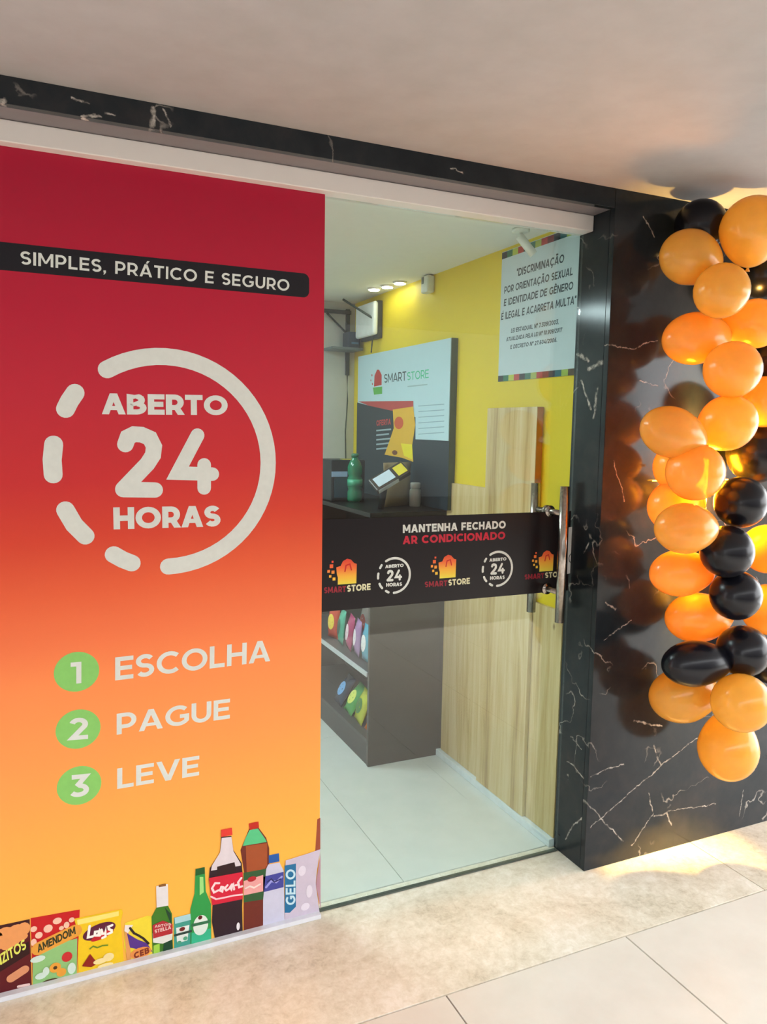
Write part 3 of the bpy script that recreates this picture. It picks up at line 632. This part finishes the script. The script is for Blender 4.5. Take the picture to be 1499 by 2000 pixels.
# ---- sign board
SX = W-.034; SP = Plane(0, SX)
tl, tr = SP.px(700, 690), SP.px(881, 668); ya, yb = -tl[0], -tr[0]; ztop = (tl[1]+tr[1])/2; zbot = 1.12
ya = min(ya, YB-.02)
sign = empty('sign_board'); tag(sign, 'pale blue shop sign board with a red bag logo above the counter', 'sign board')
box('board', mat('#b4d2da', .35, 0, .5, 0, .01), SX, W-.006, yb, ya, zbot, ztop, sign, .002)
box('board_edge', mat('#3c4a3c', .5), SX+.003, W-.0005, yb-.004, yb-.0005, zbot, ztop, sign)
def SA(name, col, fn, k, parent=sign): a_ = Art(SP); fn(a_); return a_.build(name, PR(col), parent, k)
SA('dark_field', '#1b2c36', lambda a_: a_.poly([SP.px(*q_) for q_ in ((698, 786), (720, 792), (765, 802), (790, 806), (812, 815), (812, 858), (878, 861))]+[(SP.px(878, 861)[0], zbot), (SP.px(698, 786)[0], zbot)], False), 1)
SA('red_swoosh', '#b0413f', lambda a_: a_.poly([(700, 784), (808, 783), (808, 808), (765, 802), (720, 792)]), 2)
lg = SA('logo_bag', '#b5302c', lambda a_: a_.poly([(732, 734), (737, 722), (741, 722), (746, 732), (746, 752), (731, 755)]).disc((727, 733), .006).disc((725, 743), .005).disc((728, 750), .006), 1)
SA('logo_base', '#55a846', lambda a_: a_.poly([(729, 757), (747, 755), (747, 769), (731, 771)]), 1, lg)
SA('lettering', '#39484c', lambda a_: a_.text('SMART', (751, 748), (794, 743), (751, 731), .14), 1)
SA('lettering', '#49b98a', lambda a_: a_.text('STORE', (796, 743), (838, 738), (796, 727), .14), 1)
SA('fine_print', '#9db4b8', lambda a_: a_.stroke([(797, 755), (835, 751)], .006), 1)
SA('lettering', '#b03a3a', lambda a_: a_.text('OFERTA', (736, 832), (764, 829), (736, 821), .22), 2)
for i in range(5): SA('text_line', '#8fa5ad', lambda a_: a_.stroke([(736, 841+9*i), (764-4*(i % 2), 838.5+9*i)], .008), 2)
for i in range(6): SA('text_line', '#93acb6', lambda a_: a_.stroke([(818, 793+11*i), (868, 789.5+11*i)], .004), 1)
bag = SA('printed_snack_bag', '#d9ab2e', lambda a_: a_.poly([(768, 800), (808, 794), (812, 830), (806, 870), (808, 902), (786, 894), (752, 888), (762, 860), (770, 836)]), 3)
SA('red_badge', '#c5532c', lambda a_: a_.disc((780, 826), .05, .03), 4, bag)
SA('yellow_field', '#e4d41c', lambda a_: a_.poly([(784, 866), (806, 868), (807, 898), (790, 890)]), 4, bag)
SA('brown_mark', '#6a3a1c', lambda a_: a_.disc((772, 884), .03, .012), 4, bag)
# ---- dark counter cabinet
CT = 1.115
brown = mat('#3d3530', .22, 0, .5, 0, .03, 6, 'dark_brown_laminate'); dark = mat('#221f20', .5)
cab = empty('counter_cabinet', (0, 0, 0)); tag(cab, 'dark brown counter cabinet with open snack shelves at its side', 'cabinet')
CX0, CX1, CY0, CY1 = .54, W-.036, 1.012, YB-.01
box('end_panel', brown, CX0, CX1+.034, CY0, CY0+.018, .0005, CT-.02, cab, .001)
box('end_panel', brown, CX0, CX1+.034, CY1-.018, CY1, .0005, CT-.02, cab, .001)
box('back_panel', dark, CX1-.012, CX1, CY0+.019, CY1-.019, .02, CT-.021, cab)
box('plinth', mat('#3d393a', .45), CX0+.004, CX0+.02, CY0+.019, CY1-.019, .0005, .1, cab)
for z in (.1, .40, .74): box('shelf', mat('#4a4647', .45), CX0+.003, CX1-.013, CY0+.019, CY1-.019, z, z+.016, cab)
for z in (.402, .742): box('price_rail', mat('#b9bfc4', .3), CX0-.004, CX0+.0025, CY0+.019, CY1-.019, z-.004, z+.016, cab)
box('counter_top', mat('#0e1012', .35, 0, .3), CX0-.012, CX1+.034, CY0-.012, CY1, CT-.0195, CT, cab, .002)
# ---- snack packs
PACKS = {}
def pack_mesh(w, h, d):
    key = (round(w, 3), round(h, 3), round(d, 3))
    if key in PACKS: return PACKS[key].copy()
    nx, nz = 6, 8; vs = []; fs = []
    for s_ in (-1, 1):
        for j in range(nz+1):
            for i in range(nx+1):
                u, v = i/nx, j/nz; b = (math.sin(math.pi*u)*math.sin(math.pi*min(1, max(0, (v-.06)/.88))))**.55 if 0 < u < 1 and .06 < v < .94 else 0
                wx = w*(1-.06*math.sin(math.pi*v))
                vs.append(((u-.5)*wx, s_*(d/2*b+.0006), v*h))
    n = (nx+1)*(nz+1)
    for s_ in (0, 1):
        for j in range(nz):
            for i in range(nx):
                k = s_*n+j*(nx+1)+i; f = [k, k+1, k+nx+2, k+nx+1]; fs.append(f if s_ == 0 else f[::-1])
    bd = [i for i in range(nx+1)]+[(j+1)*(nx+1)-1 for j in range(1, nz+1)]+[nz*(nx+1)+i for i in range(nx-1, -1, -1)]+[j*(nx+1) for j in range(nz-1, 0, -1)]
    for a_, b_ in zip(bd, bd[1:]+bd[:1]): fs.append([a_, a_+n, b_+n, b_])
    me = bpy.data.meshes.new('snack_pack'); me.from_pydata(vs, [], fs); PACKS[key] = me; return me.copy()
def pack(col, lab, x, y, z, w, h, d, col2, rz=math.pi/2, rx=0.0):
    t = empty('snack_pack', (x, y, z)); t.rotation_euler = (rx*random.uniform(.6, 1.4), random.uniform(-.06, .06), rz+random.uniform(-.2, .2)); tag(t, lab, 'snack pack', 'snack packs on the cabinet shelves')
    link('bag', pack_mesh(w, h, d), mat(col, .25, 0, .5), t, True)
    me = bpy.data.meshes.new('label_patch'); ring = []
    for q in range(14):
        ex, ez = math.cos(q/14*6.2832), math.sin(q/14*6.2832); uu, vv = .5+.3*ex, .5+.24*ez
        ring.append((.3*w*ex, d/2*(math.sin(math.pi*uu)*math.sin(math.pi*(vv-.06)/.88))**.55+.0016, vv*h))
    me.from_pydata([(0, d/2+.0018, h*.5)]+ring, [], [[0, (q+1) % 14+1, q+1] for q in range(14)])
    link('label_patch', me, mat(col2, .3), t, True)
ROW1 = [(1.088, '#2f8a54', '#d8e4d0', 'green'), (1.193, '#59a8c4', '#e6e6ea', 'sky blue'), (1.298, '#a884b4', '#efe2ee', 'lilac'), (1.403, '#b03a6e', '#ead0dc', 'magenta'), (1.508, '#4fae94', '#2b5a50', 'teal'), (1.613, '#c7462e', '#f0d24a', 'red')]
for y, c, c2, nm in ROW1:
    pack(c, '%s snack pack on the middle shelf of the dark cabinet' % nm, .60, y, .417, .1, .165, .045, c2, math.pi/2, .12)
ROW2 = [(1.09, '#c8ccd6', '#3a4f9a', 'silver'), (1.215, '#3c4fa0', '#dfe3ef', 'dark blue'), (1.34, '#8a5c3a', '#e9c37a', 'brown'), (1.465, '#d7d9dc', '#b33a3a', 'white')]
for y, c, c2, nm in ROW2:
    pack(c, '%s snack pack at the back of the middle shelf' % nm, .71, y, .417, .11, .2, .05, c2, math.pi/2, .05)
ROW3 = [(1.10, '#c96a2c', '#f0d8c0', 'orange'), (1.24, '#b8c23a', '#3f7a3a', 'yellow-green'), (1.37, '#3f9c4a', '#d6e26a', 'bright green'), (1.50, '#20304a', '#6fa8e0', 'navy')]
for y, c, c2, nm in ROW3:
    pack(c, '%s snack pack on the bottom shelf of the dark cabinet' % nm, .585, y, .117, .12, .15 if nm != 'orange' else .1, .05, c2, math.pi/2, .5)
# ---- things on the counter
def on(u, v): p = at(u, v, 2, CT); return Vector((p.x, p.y, CT))
def mk(name, label, cat, loc): t = empty(name, loc); tag(t, label, cat); return t
blackp = mat('#0b1418', .45, 0, .25); stick = mat('#d8c935', .4)
t = mk('payment_console', 'black payment console beside the printed panel edge', 'console', (.645, 1.60, CT))
MB().box(-.1, .075, -.09, .09, .0005, .2, .006).build('body', blackp, t)
MB().box(-.085, .03, -.093, -.0905, .02, .13, .001).build('screen', mat('#0d3a4a', .15), t)
MB().box(-.025, .04, -.06, -.01, .2005, .202).build('yellow_sticker', stick, t)
MB().box(-.1, -.02, -.097, -.0935, .12, .145).build('blue_strip', mat('#8fb4d8', .4), t)
t = mk('green_bottle', 'tall ribbed green bottle on the dark counter', 'bottle', (.662, 1.5, CT)); t.scale = (1.08, 1.08, 1.08)
gg = glass_mat('green_bottle_glass', (.12, .62, .42, 1), 1.0, .05)
MB().lathe([(.03, .0008), (.034, .01), (.034, .045), (.029, .055), (.034, .065), (.034, .105), (.029, .115), (.034, .125), (.034, .155), (.024, .18), (.015, .19), (.015, .198)], n=24).build('body', mat('#13704d', .12, 0, .5), t, True)
MB().lathe([(.017, .1985), (.017, .212), (.012, .214)], n=20).build('cap', mat('#176b4b', .35), t, True)
MB().lathe([(.0345, .07), (.0347, .1)], n=24).build('label', mat('#3fa57e', .4), t, True)
t = mk('card_terminal', 'tilted black card terminal with a pale screen and yellow sticker', 'card terminal', (.655, 1.13, CT))
MB().tube((-.02, 0, .0005), (.0, 0, .125), .014, 16).build('stand', blackp, t, True)
hd = MB().box(-.075, .075, -.035, .035, -.012, .012, .004).build('head', mat('#3b332c', .35), t); hd.location = (.02, 0, .14); hd.scale = (1.15, 1.15, 1.15); hd.rotation_euler = (math.radians(38), math.radians(-30), math.radians(-8))
MB().box(-.07, .02, -.036, -.0352, -.009, .009).build('screen_bar', mat('#c3d4e2', .3), hd)
MB().box(-.06, .015, -.025, .025, .0122, .0132).build('screen', mat('#c3d4e2', .25), hd)
MB().box(.028, .068, -.028, .022, .0122, .0136).build('yellow_sticker', stick, hd)
t = mk('snack_bag', 'beige paper snack bag behind the card terminal', 'bag', (.765, 1.24, CT)); t.rotation_euler = (0, 0, math.radians(25)); t.location.z += .0005
link('bag', pack_mesh(.2, .2, .07), mat('#a08f6c', .5), t, True)
t = mk('jar', 'small white jar at the sign board foot', 'jar', (.838, 1.20, CT))
MB().lathe([(.024, .0008), (.026, .006), (.026, .075), (.02, .085)], n=22).build('body', mat('#aeb6ac', .35), t, True)
MB().lathe([(.023, .0855), (.023, .108), (.02, .11)], n=22).build('lid', mat('#c9d0c8', .35), t, True)
# ---- router shelf, router, cables, sensor
p = at(732, 622, 0, W-.05)
t = mk('router', 'white rounded router box with a dark antenna', 'router', (W-.001, 1.86, 2.03))
MB().box(-.055, -.028, -.125, .125, -.085, .085, .012).build('case', mat('#e6efee', .4), t)
MB().box(-.0275, -.0005, -.115, .1, -.1, .09, .003).build('back_plate', mat('#2a2f26', .5), t)
MB().tube((-.05, -.1, .0), (-.13, .11, .115), .006, 10).build('antenna', mat('#3d4a44', .5), t, True)
t = mk('wall_bracket', 'black metal wall bracket left of the router', 'bracket', (.86, YB-.001, 1.96))
bk = mat('#27302f', .5)
MB().box(-.012, .012, -.012, -.0005, -.2, .16, .002).build('upright', bk, t)
MB().box(-.16, .012, -.03, -.012, .13, .15, .002).build('arm', bk, t)
MB().tube((-.13, -.02, .13), (0, -.014, .02), .006, 8).build('brace', bk, t)
MB().box(-.15, .03, -.16, -.0125, -.075, -.062, .002).build('shelf_plate', mat('#5d6a6c', .4), t)
t = mk('modem_box', 'small navy box on the bracket shelf', 'box', (.86, 2.04, 1.8985))
MB().box(-.045, .02, -.06, .035, .0005, .085, .004).build('body', mat('#14263a', .45), t)
MB().box(-.03, .01, -.0615, -.0602, .02, .03).build('light_strip', mat('#3f6c8c', .4), t)
for nm, pts, lab in (('cable', [(W-.03, 1.80, 1.95), (W-.035, 1.8, 1.9), (W-.036, 1.805, 1.86)], 'thin dark cable dropping from the router'), ('cable', [(.855, 2.1, 1.76), (.862, 2.108, 1.62), (.85, 2.105, 1.45), (.858, 2.108, 1.2)], 'long thin dark cable below the black bracket')):
    o = MB().path(pts, .004).build(nm, mat('#3a4436', .6), None, True); tag(o, lab, 'cable')
t = mk('ceiling_sensor', 'small white sensor high on the yellow wall', 'sensor', (W-.0005, 1.215, 2.115))
MB().box(-.04, -.0005, -.032, .032, -.04, .036, .008).build('body', mat('#d3dccb', .4), t)
MB().box(-.0425, -.0402, .002, .02, -.0, .03, .0005).build('lens', mat('#54645e', .3), t)
# ================================================================== SCONCE BEHIND THE BALLOONS
t = empty('wall_sconce', (1.262, 0, 1.30)); tag(t, 'glowing amber wall sconce hidden behind the balloons', 'wall lamp')
MB().box(-.03, .03, -.008, -.0005, -.13, .13).build('mounting_plate', mat('#4a4236', .5), t)
MB().box(-.042, .042, -.044, -.0085, -.085, .085, .004).build('diffuser', emit('#ff9a14', 380, 'sconce_diffuser'), t)
for s_ in (-1, 1):
    MB().box(-.045, .045, -.046, -.0085, min(s_*.0855, s_*.125), max(s_*.0855, s_*.125), .002).build('end_cap', mat('#6a5a3a', .4), t)
    box('light_streak', emit('#ffb030', 22, 'sconce_streak'), min(s_*.046, s_*.17), max(s_*.046, s_*.17), -.012, -.0095, .012-.002, .012+.002, t)  # glowing strips stand in for the light streaks thrown beside the sconce
    ld = bpy.data.lights.new('sconce_beam', 'AREA'); ld.shape = 'RECTANGLE'; ld.size = .07; ld.size_y = .03; ld.energy = 3.2 if s_ < 0 else 1.6; ld.color = (1, .62, .16); ld.spread = math.radians(32 if s_ < 0 else 55)
    lo = bpy.data.objects.new('sconce_beam', ld); COL.objects.link(lo); lo.parent = t; lo.location = (0, -.027, s_*.128); lo.rotation_euler = (0 if s_ < 0 else math.pi, 0, 0)
# ================================================================== BALLOONS
ORG = balloon_mat('orange_latex', '#fdcb5c', .5, .10, .22); BLK = balloon_mat('black_latex', '#12131c', .08, .0, .26)
def balloon_mesh(el):
    n, m = 28, 22; b = MB(); prof = []
    for j in range(1, m):
        a_ = math.pi*j/m; z = math.cos(a_); r = math.sin(a_)
        k = 1+.10*max(0, -z)*1.2
        prof.append((r*(1-.10*max(0, -z)), z*el*k))
    prof = [(.012, el)]+prof+[(.05, -el*1.13), (.035, -el*1.16)]
    return b.lathe(prof, n=n)
MESH = {}
def balloon(u, v, rx, ry, kd, y, colr, lab):
    c = at(u, v, 1, y); dep = (c-CAM).dot(_f); r = min(rx, ry)*dep/FPX; el = round(max(1.0, max(rx, ry)/min(rx, ry)), 2)
    key = el
    t = empty('balloon', c); tag(t, lab, 'balloon', 'balloons of the orange and black garland')
    d = (_r*kd[0]+_f*kd[1]+_u*kd[2]).normalized()           # towards the knot, given as right / away / up of the standing viewer
    t.rotation_euler = Vector((0, 0, -1)).rotation_difference(d).to_euler()
    if key not in MESH:
        b = balloon_mesh(el); bmesh.ops.recalc_face_normals(b.bm, faces=b.bm.faces); me = bpy.data.meshes.new('balloon_skin'); b.bm.to_mesh(me); b.bm.free()
        k = MB().lathe([(.03, -el*1.15), (.055, -el*1.19), (.075, -el*1.24), (.06, -el*1.245)], n=12); bmesh.ops.recalc_face_normals(k.bm, faces=k.bm.faces); ke = bpy.data.meshes.new('balloon_knot'); k.bm.to_mesh(ke); k.bm.free()
        MESH[key] = (me, ke)
    me, ke = MESH[key]; M_ = ORG if colr == 'o' else BLK
    for nm, q in (('skin', me), ('knot', ke)):
        o = link(nm, q.copy(), M_, t, True); o.scale = (r, r, r)
R_, LFT, BK, UP, DN = (.9, .25, .1), (-.9, .3, 0), (.15, 1, .05), (.2, .3, 1), (.1, .3, -1)
BALL = [
 (1369, 441, 50, 50, BK, -0.091, 'b', 'black balloon at the very top of the garland'),
 (1471, 449, 64, 62, (.1, .5, -.9), -0.239, 'o', 'topmost orange balloon, glowing at the ceiling'),
 (1349, 503, 61, 53, (.9, .25, -.25), -0.144, 'o', 'uppermost left orange balloon, just under the top black one'),
 (1410, 568, 53, 53, (.2, .9, .3), -0.249, 'o', 'round orange balloon over the middle of the upper cluster'),
 (1359, 661, 67, 51, (.95, .2, .12), -0.137, 'o', 'egg-shaped orange balloon pointing right, second down the left side'),
 (1474, 632, 55, 48, (-.95, .2, .1), -0.200, 'o', 'orange balloon at the right edge beside the egg-shaped one'),
 (1431, 722, 57, 55, BK, -0.264, 'o', 'round orange balloon in front below the egg-shaped one'),
 (1493, 785, 50, 52, BK, -0.160, 'o', 'dull orange balloon at the right edge at mid-garland'),
 (1493, 535, 48, 56, BK, -0.100, 'b', 'black balloon at the right edge in the upper garland'),
 (1480, 886, 58, 58, BK, -0.120, 'b', 'dim black balloon just above the shiny black one'),
 (1505, 700, 50, 50, BK, -0.090, 'b', 'black balloon deep behind the right edge'),
 (1420, 827, 61, 54, (-.3, .9, -.3), -0.237, 'o', 'round orange balloon above the glowing pair'),
 (1314, 845, 66, 50, (.9, .2, -.3), -.235, 'o', 'orange balloon bulging furthest left above the sconce glow'),
 (1325, 912, 50, 48, BK, -.140, 'o', 'orange balloon lit from behind, left of the brightest one'),
 (1358, 922, 62, 56, BK, -.265, 'o', 'brightest orange balloon in front of the sconce'),
 (1322, 988, 60, 52, (.8, .5, .2), -.145, 'o', 'yellow glowing orange balloon just below the sconce'),
 (1340, 1032, 64, 50, (.9, .3, .0), -.27, 'o', 'orange balloon below the glow with a shiny patch'),
 (1447, 981, 57, 50, BK, -0.240, 'b', 'shiny black balloon at the top of the black column'),
 (1420, 1077, 52, 51, BK, -0.263, 'b', 'second shiny black balloon of the black column'),
 (1499, 1072, 48, 62, BK, -0.160, 'o', 'orange balloon at the right edge beside the black column'),
 (1331, 1119, 64, 46, (.95, .2, .05), -0.144, 'o', 'orange balloon left of the black column, lying sideways'),
 (1437, 1162, 52, 49, BK, -0.260, 'b', 'third shiny black balloon of the black column'),
 (1500, 1190, 50, 60, BK, -0.180, 'o', 'orange balloon at the right edge below its neighbour'),
 (1364, 1206, 66, 49, (.95, .2, .05), -0.120, 'o', 'sideways orange balloon below the third black one'),
 (1451, 1271, 55, 50, BK, -0.258, 'b', 'lowest round black balloon at the right'),
 (1359, 1296, 67, 45, (.95, .1, .05), -0.221, 'b', 'long black balloon lying sideways above the pale orange ones'),
 (1503, 1295, 40, 46, BK, -0.140, 'b', 'black balloon cut by the right edge low in the garland'),
 (1335, 1358, 69, 53, (.95, .25, .1), -0.129, 'o', 'pale orange balloon under the long black one'),
 (1448, 1372, 57, 59, BK, -0.314, 'o', 'round orange balloon under the lowest black one'),
 (1423, 1460, 57, 64, UP, -0.190, 'o', 'lowest orange balloon hanging from the garland'),
]
for b in BALL: balloon(*b)
